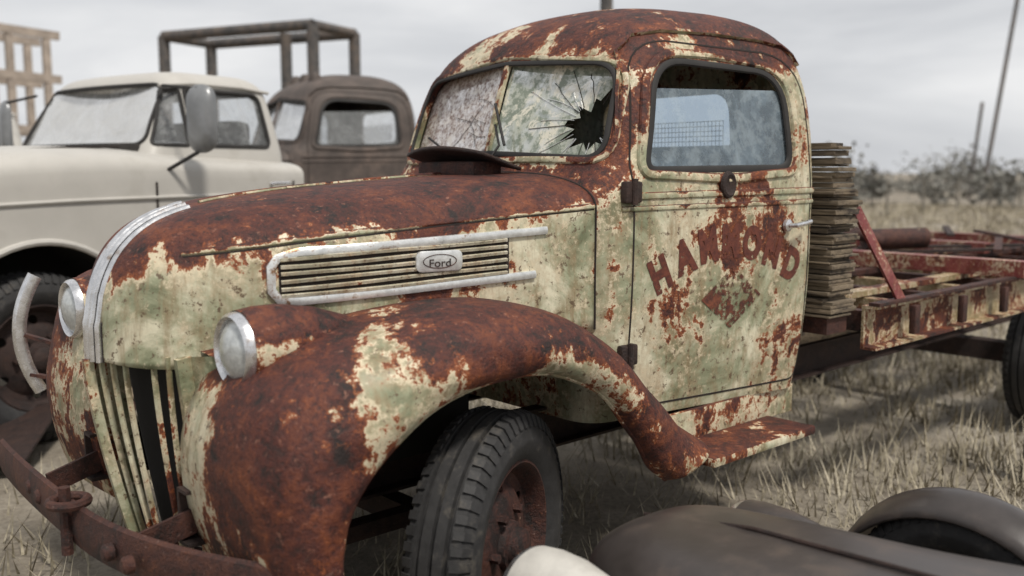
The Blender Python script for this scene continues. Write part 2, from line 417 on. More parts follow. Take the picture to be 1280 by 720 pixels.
def build_cab(par, mat, glassN, glassF, glassS, detail=True):
    vs, fs = loft_z(CAB)
    bvh = BVHTree.FromPolygons([Vector(v) for v in vs], fs)
    o = mesh('cab_shell', vs, fs, mat, par, 0)
    def side(x, z, sg=-1):
        h = bvh.ray_cast(Vector((x, 3*sg, z)), Vector((0,-sg,0))); return h[0], h[1]*(1 if h[1].y*sg > 0 else -1)
    def front(y, z):
        h = bvh.ray_cast(Vector((-3, y, z)), Vector((1,0,0))); return h[0], h[1]*(1 if h[1].x < 0 else -1)
    ws = round_poly([(-.575,1.545),(0,1.572),(.575,1.545),(.550,1.885),(0,1.922),(-.550,1.885)], [.08,.02,.08,.10,.02,.10], 6)
    sw = round_poly([(.785,1.505),(1.53,1.515),(1.515,1.885),(.885,1.905)], [.05,.06,.13,.13], 7)
    rw = round_poly([(-.38,1.56),(.38,1.56),(.36,1.84),(-.36,1.84)], .08, 5)
    cut(o, [prism(ws, 'x', .3, 1.1), prism(sw, 'y', -1.2, -.3), prism(sw, 'y', .3, 1.2), prism(rw, 'x', 1.4, 2.0)], .028)
    def ring(outl, fn, r, m, nm, push=0.0, grow=0.0):
        c = sum((Vector(p) for p in outl), Vector((0,0)))/len(outl)
        P = []; U = []
        for p in resample(outl, .03):
            p = Vector(p); d = (p-c); p = p + d.normalized()*grow
            a, nn = fn(p.x, p.y)
            if a is None: continue
            P.append(a+nn*push); U.append(nn)
        return sweep(nm, P, circ(r, 8, 1.3, .8), m, par, True, ups=U)
    ring(ws, front, .009, M_gasket, 'windshield_seal')
    ring(ws, front, .011, mat, 'windshield_bead', .002, .028)
    ring(sw, side, .012, M_gasket, 'side_window_seal', -.006)
    ring(sw, side, .014, mat, 'side_window_frame', .002, .034)
    ring(sw, lambda x, z: side(x, z, 1), .014, M_gasket, 'far_window_seal')
    pc = [front(0, z)[0]+Vector((.004,0,0)) for z in np.linspace(1.565,1.928,10)]
    sweep('windshield_divider', pc, [(-.012,-.008),(.012,-.008),(.010,.008),(-.010,.008)], mat, par, up=(-1,0,0))
    def pane(poly, hole, fn, m, nm, off):
        loops = [[Vector((p[0], p[1], 0)) for p in poly]]
        if hole: loops.append([Vector((p[0], p[1], 0)) for p in hole])
        tri = tessellate_polygon(loops); allp = [p for l in loops for p in l]
        V = []
        for p in allp:
            a, nn = fn(p.x, p.y); V.append(a - nn*off)
        return mesh(nm, V, [tuple(t) for t in tri], m, par, 0)
    nearp = [p for p in resample(ws, .05) if p.x <= -.010]; farp = [p for p in resample(ws, .05) if p.x >= .010]
    hole = None
    if detail:
        H = [(-.510,1.805),(-.470,1.755),(-.448,1.765),(-.440,1.715),(-.375,1.742),(-.400,1.695),(-.345,1.690),(-.335,1.668),(-.385,1.655),(-.330,1.612),(-.395,1.622),(-.375,1.585),(-.440,1.605),(-.462,1.572),
             (-.492,1.606),(-.545,1.590),(-.538,1.64),(-.556,1.668),(-.540,1.70),(-.551,1.745),(-.528,1.755)]
        hole = [Vector(p) for p in H]
    flat = lambda y, z: (Vector((.625 + .35*(z-1.56) + .085*abs(y)/.565, y, z)), Vector((-1,0,0)))
    pane(nearp, hole, flat, glassN, 'windshield_pane_near', 0)
    pane(farp, None, flat, glassF, 'windshield_pane_far', 0)
    gp = round_poly([(.785,1.505),(1.53,1.515),(1.525,1.82),(.86,1.80)], [.05,.06,.05,.03], 4)
    pane(gp, None, side, glassS, 'side_window_pane', .016)
    gp2 = round_poly([(.785,1.505),(1.53,1.515),(1.515,1.885),(.885,1.905)], [.05,.06,.13,.13], 4)
    pane(gp2, None, lambda x, z: side(x, z, 1), glassS, 'far_window_pane', .014)
    door = round_poly([(.705,.66),(1.640,.66),(1.645,1.5),(1.62,1.955),(.815,1.975),(.715,1.5)], [.05,.06,.03,.17,.15,.03], 6)
    P = []; U = []
    for p in resample(door, .025):
        a, nn = side(p.x, p.y)
        if a is not None: P.append(a+nn*.0006); U.append(nn)
    sweep('door_gap', P, [(-.0035,-.004),(.0035,-.004),(.0035,.001),(-.0035,.001)], M_gap, par, True, ups=U)
    def line(pts, nm, m, prof, push=0):
        P = []; U = []
        for p in resample(pts, .03, False):
            a, nn = side(p.x, p.y)
            if a is not None: P.append(a+nn*push); U.append(nn)
        return sweep(nm, P, prof, m, par, ups=U)
    line([(.66,1.415),(1.0,1.42),(1.67,1.428)], 'belt_bead', mat, circ(.011, 8, 1.2, .8))
    line([(.66,1.372),(1.0,1.377),(1.67,1.385)], 'belt_bead_lower', mat, circ(.008, 8, 1.2, .8))
    arc = [(.70,1.60),(.745,1.78),(.80,1.93),(.87,1.99),(.97,2.01),(1.2,2.018),(1.45,2.010),(1.56,1.995),(1.62,1.96),(1.645,1.92)]
    line(arc, 'drip_rail', mat, [(-.007,-.004),(.007,-.004),(.009,.014),(-.003,.014)], 0)
    box('bench_seat', (1.32,0,1.0), (.45,1.2,.22), M_int, par, bev=.05)
    box('seat_back', (1.50,0,1.28), (.14,1.2,.48), M_int, par, (0,.15,0), bev=.05)
    box('dashboard', (.74,0,1.42), (.14,1.1,.18), M_int, par, bev=.03)
    box('cab_floor', (1.15,0,.66), (.95,1.2,.03), M_int, par)
    M = Matrix.Translation((.98,-.33,1.42)) @ Matrix.Rotation(rad(35), 4, 'Y')
    tube('steering_wheel', [M @ Vector((.2*math.cos(a), .2*math.sin(a), 0)) for a in np.linspace(0, 2*math.pi, 32, endpoint=False)], .013, M_gasket, par, True)
    tube('steering_column', [M @ Vector((0,0,0)), M @ Vector((0,0,-.7))], .02, M_gasket, par)
    for k in range(3):
        a = k*2*math.pi/3
        tube('wheel_spoke_%d' % (k+1), [M @ Vector((0,0,-.01)), M @ Vector((.2*math.cos(a), .2*math.sin(a), 0))], .007, M_gasket, par)
    gw = [tube('g', [(1.665,y,1.57),(1.662,y,1.72)], .0016, M_rustd, par, n=4) for y in np.linspace(-.36,.36,37)]
    gw += [tube('g', [(1.663,-.36,z),(1.663,.36,z)], .0016, M_rustd, par, n=4) for z in np.linspace(1.57,1.72,8)]
    join(gw, 'rear_window_guard')
    return side, front, flat

# ------------------------------------------------------------------ hood
HOOD = [(-.885,.025,.96,1.0,1.07),(-.865,.115,.955,1.04,1.17),(-.81,.215,.95,1.09,1.275),(-.71,.305,.95,1.14,1.355),(-.55,.395,.95,1.19,1.405),
        (-.30,.475,.95,1.245,1.44),(0,.535,.95,1.295,1.465),(.30,.585,.95,1.335,1.485),(.575,.625,.95,1.37,1.50)]
def fender(par, sg, mat, nm, up=0.0):
    S = [(-.61,.43,-.73,.40,.37),(-.62,.56,-.79,.60,.35),(-.575,.69,-.795,.82,.35),(-.455,.81,-.70,.985+up,.36),(-.295,.895,-.47,1.070+up*.7,.40),
         (-.10,.93,-.13,1.115,.46),(.12,.915,.17,1.09,.52),(.33,.82,.40,.975,.57),(.47,.67,.60,.80,.60),(.57,.54,.78,.645,.62),(.66,.475,.95,.545,.64)]
    nst = 64; vs = []; nc = 31
    for i in range(nst+1):
        lx, lz, cx, cz, yi = cr(S, i/nst*(len(S)-1))
        d = Vector((cx-lx, cz-lz))
        key = [(.885,-.02),(.905,0.0),(.93,.10),(.942,.30),(.93,.55),(.885,.80),(.80,.955),(.68,1.0),(.55,.985),(yi,.90)]
        for k in range(nc):
            y, f = cr(key, k/(nc-1)*(len(key)-1))
            dn = .008*math.sin(i*.55+k*.4)*math.sin(k*.33+i*.21)
            vs.append((lx+d.x*(f+dn), sg*(y+dn*.6), lz+d.y*(f+dn)))
    o = mesh(nm, vs, grid_faces(nst+1, nc), mat, par, 50)
    m = o.modifiers.new('s', 'SOLIDIFY'); m.thickness = .006; m.offset = 0
    tube(nm+'_lip', [Vector(vs[i*nc+1]) for i in range(nst+1)], .010, mat, par)
    return o
def headlight(par, x, y, z, mat, nm, r=.098):
    M = Matrix.Translation((x, y, z)) @ Matrix.Rotation(rad(-90), 4, 'Z')
    prof = [(-.02,r*1.22),(.03,r*1.30),(.10,r*1.30),(.2,r*1.12),(.3,r*.75),(.40,r*.25),(.42,.0005)]
    revolve(nm+'_pod', prof, mat, par, 40, M)
    revolve(nm+'_bezel', [(-.015,r*1.20),(-.035,r*1.16),(-.045,r*1.06),(-.038,r*.98),(-.02,r*.94)], M_chrome, par, 44, M)
    revolve(nm+'_lens', [(-.022,r*.98),(-.040,r*.8),(-.052,r*.5),(-.058,r*.2),(-.059,.0005)], M_lens, par, 40, M)

def build_old_truck(name, loc, rz, s, hero=True):
    T = empty(name, loc, rz, s)
    mc, mh, mf, mb = (M_cab, M_hood, M_fend, M_body) if hero else (M_darktruck,)*4
    gl = (M_glassN, M_glassF, M_glassS) if hero else (M_glassD,)*3
    side, front, flat = build_cab(T, mc, *gl, detail=hero)
    vs, fs = loft_x(HOOD, 70, 36, 8, .62, .85)
    hb = BVHTree.FromPolygons([Vector(v) for v in vs], fs)
    ho = mesh('hood', vs, fs, mh, T, 50)
    m = ho.modifiers.new('s', 'SOLIDIFY'); m.thickness = .008; m.offset = -1
    def hs(x, z, sg=-1):
        h = hb.ray_cast(Vector((x, 3*sg, z)), Vector((0,-sg,0)))
        return (h[0], h[1]*(1 if h[1].y*sg > 0 else -1)) if h[0] is not None else (None, None)
    def ht(x, y):
        h = hb.ray_cast(Vector((x, y, 4)), Vector((0,0,-1))); return (h[0], h[1]) if h[0] is not None else (None, None)
    def hline(pts, nm, mm, prof, sg=-1, push=0, d=.03):
        P = []; U = []
        for p in resample(pts, d, False):
            a, nn = hs(p.x, p.y, sg)
            if a is not None: P.append(a+nn*push); U.append(nn)
        return sweep(nm, P, prof, mm, T, ups=U)
    hline([(-.72,1.264),(-.4,1.302),(0,1.337),(.3,1.357),(.57,1.374)], 'hood_side_gap', M_gap, [(-.0025,-.004),(.0025,-.004),(.0025,.001),(-.0025,.001)])
    hline([(-.72,1.275),(-.4,1.313),(0,1.348),(.3,1.368),(.57,1.385)], 'hood_side_bead', mh, circ(.010, 8, 1, .8))
    tube('hood_centre_hinge', [ht(x, 0)[0]+Vector((0,0,.002)) for x in np.linspace(-.55,.56,30)], .008, mh, T)
    P = []
    for k in range(60):
        x, W, B, S, TT = HOOD[-1]; th = math.pi*k/59; c = math.cos(th)
        P.append((x+.002, -W*math.copysign(abs(c)**.62, c)*1.001, S+(TT-S)*max(0,math.sin(th))**.85))
    tube('cowl_seam', [(.577,-.626,.96)]+P+[(.577,.626,.96)], .004, M_gap, T)
    cv = []
    for f in np.linspace(0, 1, 8):
        for k in range(41):
            x, W, B, S, TT = HOOD[-1]; th = math.pi*k/40; c = math.cos(th)
            y = -W*math.copysign(abs(c)**.62, c); z = S+(TT-S)*max(0,math.sin(th))**.85
            cv.append((.575+.085*f+.02*f*abs(y), y+y*.02*f, z+.035*f-.004))
    mesh('cowl_panel', cv, grid_faces(8, 41), mc, T, 50)
    for sg, tag in ((-1,'near'),(1,'far')):
        zt = lambda x: 1.268+.042*(x+.52)/.89
        zb = lambda x: 1.130+.037*(x+.52)/.84
        out = [(.37,zt(.37)),(-.45,zt(-.45)),(-.505,zt(-.505)-.012),(-.525,1.23),(-.525,1.165),(-.505,zb(-.505)+.008),(-.45,zb(-.45)),(.325,zb(.325))]
        hline(out, 'louvre_frame_'+tag, M_trim, [(-.014,-.004),(.014,-.004),(.012,.009),(0,.013),(-.012,.009)], sg, 0, .02)
        vv = []; nx = 24
        for i in range(nx+1):
            x = -.505+.73*i/nx
            for j in range(5):
                z = zb(x)+.01+(zt(x)-zb(x)-.02)*j/4
                a, nn = hs(x, z, sg); vv.append(a+nn*.003)
        mesh('louvre_dark_sheet_'+tag, vv, grid_faces(nx+1, 5), M_gap, T, 50)  # dark sheet on the hood skin, colours in the shade behind the bars
        for k in range(6):
            f = (k+.8)/6.6
            hline([(x, zb(x)+(zt(x)-zb(x))*f+.0015*math.sin(x*9+k*2)) for x in np.linspace(-.50,.215,16)], 'louvre_bar_%s_%d' % (tag, k+1), M_louv if hero else M_darktruck,
                  [(-.0065,-.002),(.0065,-.002),(.0055,.009),(-.003,.012)], sg, .002)
        bx = -.03; zz = (zt(bx)+zb(bx))/2+.008
        a, nn = hs(bx, zz, sg)
        bp = round_poly([(-.078,-.032),(.078,-.032),(.078,.032),(-.078,.032)], .020, 5)
        bv = []
        for off, g in ((.008,1),(.017,1),(.019,.9)):
            for p in bp:
                q, n2 = hs(bx+p.x*g, zz+p.y*g, sg); bv.append(q+n2*off)
        nb = len(bp)
        mesh('oval_badge_'+tag, bv, grid_faces(3, nb, True)+[tuple(range(2*nb, 3*nb))], M_trim, T, 40)
        ov = [(bx+.056*math.cos(t_), zz+.021*math.sin(t_)) for t_ in np.linspace(0, 6.2832, 28, endpoint=False)]
        tube('badge_rim_'+tag, [hs(x_, z_, sg)[0]+nn*.020 for x_, z_ in ov], .0013, M_rust, T, True, 6)
    cl = []
    for x in np.linspace(-.60,-.884,26):
        a, n_ = ht(x, 0)
        if a is not None: cl.append(Vector((a.x-.004, 0, a.z+.004)))
    cl += [Vector((-.893,0,z)) for z in np.linspace(cl[-1].z-.02,.955,5)]
    U = []
    for i, p in enumerate(cl):
        t = (cl[min(i+1,len(cl)-1)]-cl[max(i-1,0)]).normalized(); u = Vector((t.z,0,-t.x)) if t.x < 0 else Vector((-1,0,0))
        U.append(u if (u.x <= 0 or u.z > 0) else -u)
    wid = .060
    prof = [(a, .003-4.2*a*a) for a in np.linspace(-wid, wid, 13)] + [(wid,-.03),(-wid,-.03)]
    sweep('nose_ornament', cl, prof, M_gap, T, ups=U, sm=60)
    for k, a in enumerate((-.050,-.025,0,.025,.050)):
        tube('nose_rib_%d' % (k+1), [p+Vector((0,a,0))+u*(.006-4.2*a*a) for p, u in zip(cl, U)], .0095, M_chrome, T, n=8)
    # grille
    sl = []
    for sg in (-1, 1):
        for k in range(6):
            f = (k+.6)/6.2; y = sg*.285*f
            if sg == -1 and k == 3: continue
            xt = -.885+.13*f**1.3; xb = -.775+.07*f**1.3
            jx = random.uniform(-.016,.016)
            pts = [(xt+(xb-xt)*q**1.4, y*(1-.12*q)+jx*q, .985-.60*q) for q in np.linspace(0,1,10)]
            sl.append(sweep('s', pts, [(-.004,-.008),(.004,-.008),(.005,.004),(0,.008),(-.005,.004)], mb, T, up=(-1,0,0)))
    join(sl, 'grille_slats')
    cc = [(-.905+.115*q**1.4, 0, .96-.58*q) for q in np.linspace(0,1,12)]
    sweep('grille_centre_bar', cc, [(-.014,-.012),(.014,-.012),(.010,.014),(-.010,.014)], mb, T, up=(-1,0,0))
    vv = []
    for i in range(8):
        q = i/7
        for j in range(13):
            g = -1+2*j/12
            vv.append((-.79+.10*q**1.4+.13*abs(g)**1.3*(1-.45*q), .285*g*(1-.1*q), 1.0-.63*q))
    mesh('grille_dark_backing', vv, grid_faces(8, 13), M_black, T, 60)  # black sheet added behind the slats, standing in for shade inside the grille
    for sg in (-1, 1):
        t = 'near' if sg < 0 else 'far'
        pts = [(-.755+.075*q, sg*(.300-.02*q), .985-.62*q) for q in np.linspace(0,1,8)]
        sweep('grille_surround_'+t, pts, [(-.012,-.03),(.012,-.03),(.012,.014),(-.012,.014)], mb, T, up=(-1,0,0))
        vv = []
        for i in range(12):
            q = i/11; z = .985-.60*q
            for j in range(7):
                g = j/6; vv.append((-.735+.07*q+.03*g+.05*g*g, sg*(.285+.17*g), z+.02*g))
        mesh('grille_side_panel_'+t, vv, grid_faces(12, 7), mb, T, 60)
    box('radiator', (-.46,0,.72), (.10,.60,.62), M_black, T)
    box('engine_bay_panel', (-.13,0,.75), (.58,.9,.3), M_black, T)
    sweep('grille_lower_bar', [(-.69,-.28,.375),(-.745,-.14,.375),(-.775,0,.375),(-.745,.14,.375),(-.69,.28,.375)], [(-.03,-.02),(.03,-.02),(.03,.02),(-.03,.02)], M_rust if hero else mb, T)
    fender(T, -1, mf, 'front_fender_near'); fender(T, 1, mf, 'front_fender_far', .13 if hero else 0)
    for sg, t in ((-1,'near'),(1,'far')):
        headlight(T, -.68 if sg < 0 else -.745, sg*.545, 1.035, mf, 'headlight_'+t, .087)
        vv = []
        for i in range(21):
            x = -.70+1.3*i/20
            W = np.interp(x, [h[0] for h in HOOD], [h[1] for h in HOOD])
            for j in range(4):
                y = (W-.01)+(.62-W)*j/3 if W < .6 else W-.01+.02*j
                cz = np.interp(x, [-.72,-.47,-.13,.17,.40,.60], [.99,1.055,1.09,1.07,.955,.80])
                vv.append((x, sg*y, cz-.012+(3-j)*.006))
        mesh('fender_apron_'+t, vv, grid_faces(21, 4), mf, T, 60)
    L = 6.1 if hero else 4.5
    for sg in (-1, 1):
        t = 'near' if sg < 0 else 'far'
        chan('frame_rail_'+t, (-.80, sg*.38, .56), (L, sg*.38, .60), .06, .16, .01, M_rustd, T)
        beam('leaf_spring_'+t, (-.55, sg*.42, .40), (.55, sg*.42, .40), .06, .05, M_rustd, T)
        box('running_board_'+t, (1.17, sg*.84, .50), (.66,.22,.035), mf, T, bev=.012)
        box('running_board_apron_'+t, (1.20, sg*.725, .565), (.95,.02,.12), mf, T, bev=.006)
    beam('front_axle', (0,-.62,.36), (0,.62,.36), .07, .08, M_rustd, T)
    wheel(T, (0,-.745,.385), rad(25), nm='front_wheel_near'); wheel(T, (0,.745,.385), rad(25+180), nm='front_wheel_far')
    RX = 4.35 if hero else 3.2
    wheel(T, (RX,-.80,.40), 0, nm='rear_wheel_near'); wheel(T, (RX,.80,.40), math.pi, nm='rear_wheel_far')
    beam('rear_axle', (RX,-.7,.40), (RX,.7,.40), .12, .12, M_rustd, T)
    by = np.linspace(-.95,1.0,41)
    bp = [(-.97+(.33 if y < 0 else .06)*abs(y)**2.2, y, .485-(.04*y*y if y > 0 else 0)) for y in by]
    sweep('front_bumper', bp, [(-.066,-.006),(-.058,.006),(-.020,.014),(.020,.014),(.058,.006),(.066,-.006),(.052,-.012),(-.052,-.012)], M_rust, T,
          ups=[(-1, 0, 0)]*41)
    for sg in (-1, 1):
        t = 'near' if sg < 0 else 'far'
        beam('bumper_bracket_'+t, (-.93, sg*.36, .50), (-.70, sg*.38, .56), .012, .07, M_rust, T)
        for q in (.30, .42):
            revolve('bumper_bolt_%s_%d' % (t, int(q*100)), [(0,.024),(-.02,.024),(-.028,.016),(-.03,.0005)], M_rust, T, 12, Matrix.Translation((-.972+.1*q*q,sg*q,.485)) @ Matrix.Rotation(rad(-90),4,'Z'))
    if not hero:
        for y in (-.22, 0, .22):
            revolve('roof_lamp', [(.0,.06),(.04,.055),(.07,.035),(.08,.0005)], M_darktruck, T, 16, Matrix.Translation((.98,y,2.09)) @ Matrix.Rotation(rad(90),4,'X'))
    return T, side, front, hs, ht

T, side, front, hs, ht = build_old_truck('rusty_flatbed_truck', (0,0,0), 0, 1, True)

# ---- hero details
tube('bumper_shackle', [(-.985-.05*math.sin(a), -.02+.05*math.cos(a), .555) for a in np.linspace(0,2*math.pi,18,endpoint=False)], .015, M_rust, T, True)
tube('shackle_pin', [(-.995,-.02,.40),(-.995,-.02,.60)], .017, M_rust, T)
sweep('fender_guard', [(-.81+.06*(2*q-1)**2-.03, .945+.02*math.sin(q*3.14), 1.12-.44*q) for q in np.linspace(0,1,14)],
      [(-.030,-.008),(-.020,.006),(0,.014),(.020,.006),(.030,-.008)], M_chrome, T, up=(-1,-.75,0))
beam('guard_bracket', (-.82,.95,.9), (-.70,.88,.85), .03, .012, M_rust, T)
beam('guard_bracket_lower', (-.81,.95,.75), (-.70,.90,.72), .03, .012, M_rust, T)
hc = (-.455,1.675); crs = []
for k in range(26):
    a = random.uniform(0, 6.28); L0 = .08; L1 = random.uniform(.16,.42); pts = []; b0 = random.uniform(-.2,.2)
    for q in np.linspace(0,1,8):
        r_ = L0+(L1-L0)*q; y = hc[0]+r_*math.cos(a+b0*q+random.uniform(-.03,.03)); z = hc[1]+r_*math.sin(a+b0*q)*.9
        if y > -.02 or y < -.56 or z > 1.89 or z < 1.56: break
        pts.append(Vector((.625+.35*(z-1.56)+.085*abs(y)/.565-.002, y, z)))
    if len(pts) > 2: crs.append(tube('c', pts, .0013, M_trim if k % 3 else M_gap, T, n=4))
for k in range(6):
    y, z = random.uniform(.05,.5), random.uniform(1.6,1.85); a = random.uniform(0,6.28); pts = []
    for q in range(7):
        if not (.03 < y < .53 and 1.58 < z < 1.87): break
        pts.append(Vector((.625+.35*(z-1.56)+.085*abs(y)/.565-.002, y, z)))
        a += random.uniform(-.4,.4); y += .045*math.cos(a); z += .035*math.sin(a)
    if len(pts) > 2: crs.append(tube('c', pts, .0009, M_gap, T, n=4))
join(crs, 'glass_cracks')
tube('wiper_arm', [(.565,-.08,1.545),(.60,-.10,1.60),(.615,-.06,1.68)], .005, M_gasket, T)
tube('wiper_blade', [(.600,-.13,1.60),(.625,-.05,1.76)], .006, M_gasket, T)
tube('wiper_arm_far', [(.555,.14,1.545),(.59,.25,1.60),(.60,.34,1.64)], .005, M_gasket, T)
vv = []
for i in range(9):
    for j in range(13):
        u = i/8; y = -.23+.46*j/12
        vv.append((.35+.18*u+.03*(y/.2)**2, y-.03, 1.540+.055*(1-u)-.45*y*y))
vo = mesh('cowl_vent_lid', vv, grid_faces(9,13), M_rustd, T, 60)
m = vo.modifiers.new('s','SOLIDIFY'); m.thickness = .012
box('cowl_vent_box', (.46,-.03,1.505), (.14,.34,.07), M_rust, T, bev=.02)
a, nn = side(1.545, 1.300)
tube('door_handle', [a+nn*.01+Vector((-.06,0,-.008)), a+nn*.045+Vector((-.05,0,-.006)), a+nn*.05, a+nn*.045+Vector((.05,0,.006))], .010, M_chrome, T)
revolve('handle_boss', [(0,.026),(-.012,.024),(-.018,.012),(-.019,.0005)], M_chrome, T, 20, Matrix.Translation(a+Vector((-.055,0,-.008))))
a, nn = side(1.165, 1.452)
revolve('mirror_mount_scar', [(.0,.045),(-.010,.042),(-.014,.034),(-.006,.020),(-.004,.0005)], M_rustd, T, 18, Matrix.Translation(a+nn*.004) @ Matrix.Scale(1.15,4,(0,0,1)))
for z, n_ in ((1.43,'upper'),(.86,'lower')):
    a, nn = side(.70, z)
    box('door_hinge_'+n_, a+nn*.006, (.085,.03,.075), M_rustd, T, bev=.012)
    tube('hinge_pin_'+n_, [a+nn*.024+Vector((0,0,-.045)), a+nn*.024+Vector((0,0,.045))], .011, M_rustd, T)
def glyphs(ch, fn, mt_, size, off, sx=.86, sy=1.15, lift=.0022, nm='letter', rot=0, cx=0, cz=0):
    cu = bpy.data.curves.new('t', 'FONT'); cu.body = ch; cu.size = size; cu.align_x = 'CENTER'; cu.offset = off
    o = bpy.data.objects.new('t', cu); COL.objects.link(o)
    bpy.context.view_layer.update()
    me = bpy.data.meshes.new_from_object(o.evaluated_get(bpy.context.evaluated_depsgraph_get()))
    bpy.data.objects.remove(o)
    R = Matrix.Rotation(rot, 2); V = []
    for v in me.vertices:
        p = R @ Vector((v.co.x*sx, v.co.y*sy)); q, n1 = fn(cx+p.x, cz+p.y); V.append(q+n1*lift)
    return mesh(nm, V, [tuple(p.vertices) for p in me.polygons], mt_, T, 0)
ls = []
for i, ch in enumerate('HAMMOND'):
    f = (i-3)/3; ls.append(glyphs(ch, side, M_letter, .142, .0085, rot=-f*.44, cx=1.185+.325*f, cz=1.188-.10*f*f))
join(ls, 'door_lettering')
glyphs('Ford', hs, M_rustd, .038, .0002, 1.05, .9, .0205, 'badge_script', 0, -.03, 1.2125)
dv = []
K = 10
for i in range(K+1):
    for j in range(K+1):
        u = i/K*2-1; v = j/K*2-1
        q, n1 = side(1.2+.10*(u+v)*.8, 1.03+.075*(v-u)*.8); dv.append(q+n1*.0026)
mesh('door_emblem', dv, grid_faces(K+1,K+1), M_letter2, T, 0)
# ---- flatbed frame
for sg in (-1, 1):
    t = 'near' if sg < 0 else 'far'
    chan('bed_side_rail_'+t, (2.02, sg*.88, .835), (6.2, sg*.88, .855), .07, .19, .012, M_bed, T)
    beam('bed_sill_'+t, (1.98, sg*.38, .745), (6.2, sg*.38, .765), .09, .14, M_wood, T)
    beam('bed_top_strip_'+t, (2.02, sg*.90, .938), (6.2, sg*.90, .958), .05, .014, M_rust, T)
for k in range(8):
    x = 2.35+.5*k
    box('stake_pocket_%d' % (k+1), (x,-.925,.845), (.05,.03,.13), M_rust, T, bev=.006)
for k in range(11):
    x = 2.06+.41*k
    chan('bed_crossmember_%d' % (k+1), (x,-.85,.86), (x,.85,.86), .06, .09, .01, M_bed if k % 2 else M_rust, T)
for k, (y, x0, x1) in enumerate([(-.6,2.1,4.2),(-.12,2.1,6.1),(.15,2.4,6.1),(.62,2.1,6.1)]):
    beam('bed_stringer_%d' % (k+1), (x0,y,.925), (x1,y,.935), .07, .028, M_rust if k % 2 else M_bed, T)
chan('red_cross_beam', (3.55,-.96,.99), (3.55,.92,.99), .10, .085, .012, M_redbeam, T)
chan('bed_end_beam', (6.2,-.95,.92), (6.2,.95,.92), .10, .16, .012, M_redbeam, T)
chan('bed_mid_beam', (4.95,-.2,.985), (4.95,.92,.985), .10, .07, .012, M_redbeam, T)
beam('leaning_bar', (2.27,-.90,.93), (1.965,-.83,1.34), .012, .055, M_redbeam, T, up=(1,0,.7))
tube('scrap_pipe', [(4.2,.30,1.05),(4.55,.05,1.06)], .07, M_rust, T, n=16)
tube('scrap_pipe_elbow', [(4.0,.42,1.02),(4.1,.30,1.10),(4.25,.22,1.04)], .045, M_rust, T, n=12)
for k in range(7):
    beam('loose_bar_%d' % (k+1), (3.7+.33*k,random.uniform(-.5,.6),.965+.008*k), (4.9+.22*k,random.uniform(-.7,.8),.985+.010*k), .05, .02, M_rust if k%2 else M_rustd, T)
# ---- timber headboard stack
z = .90; tb = []
while z < 1.61:
    h = random.uniform(.009,.021); sh = random.uniform(-.012,.012)
    x0 = 1.765+random.uniform(0,.01); x1 = 1.965 - max(0, z-1.42)*.5 + random.uniform(-.018,.012)
    tb.append(box('b', ((x0+x1)/2, sh, z+h/2), (x1-x0, 1.66+random.uniform(-.03,.03), h-.0015), M_wood, T, (random.uniform(-.005,.005),0,random.uniform(-.010,.010)), .002))
    z += h
join(tb, 'timber_headboard')
beam('headboard_foot', (1.86,-.82,.86), (1.86,.82,.86), .16, .07, M_rust, T)

# ------------------------------------------------------------------ second old cab truck
build_old_truck('old_brown_truck', (2.15,6.05,.06), rad(-8), 1.12, False)

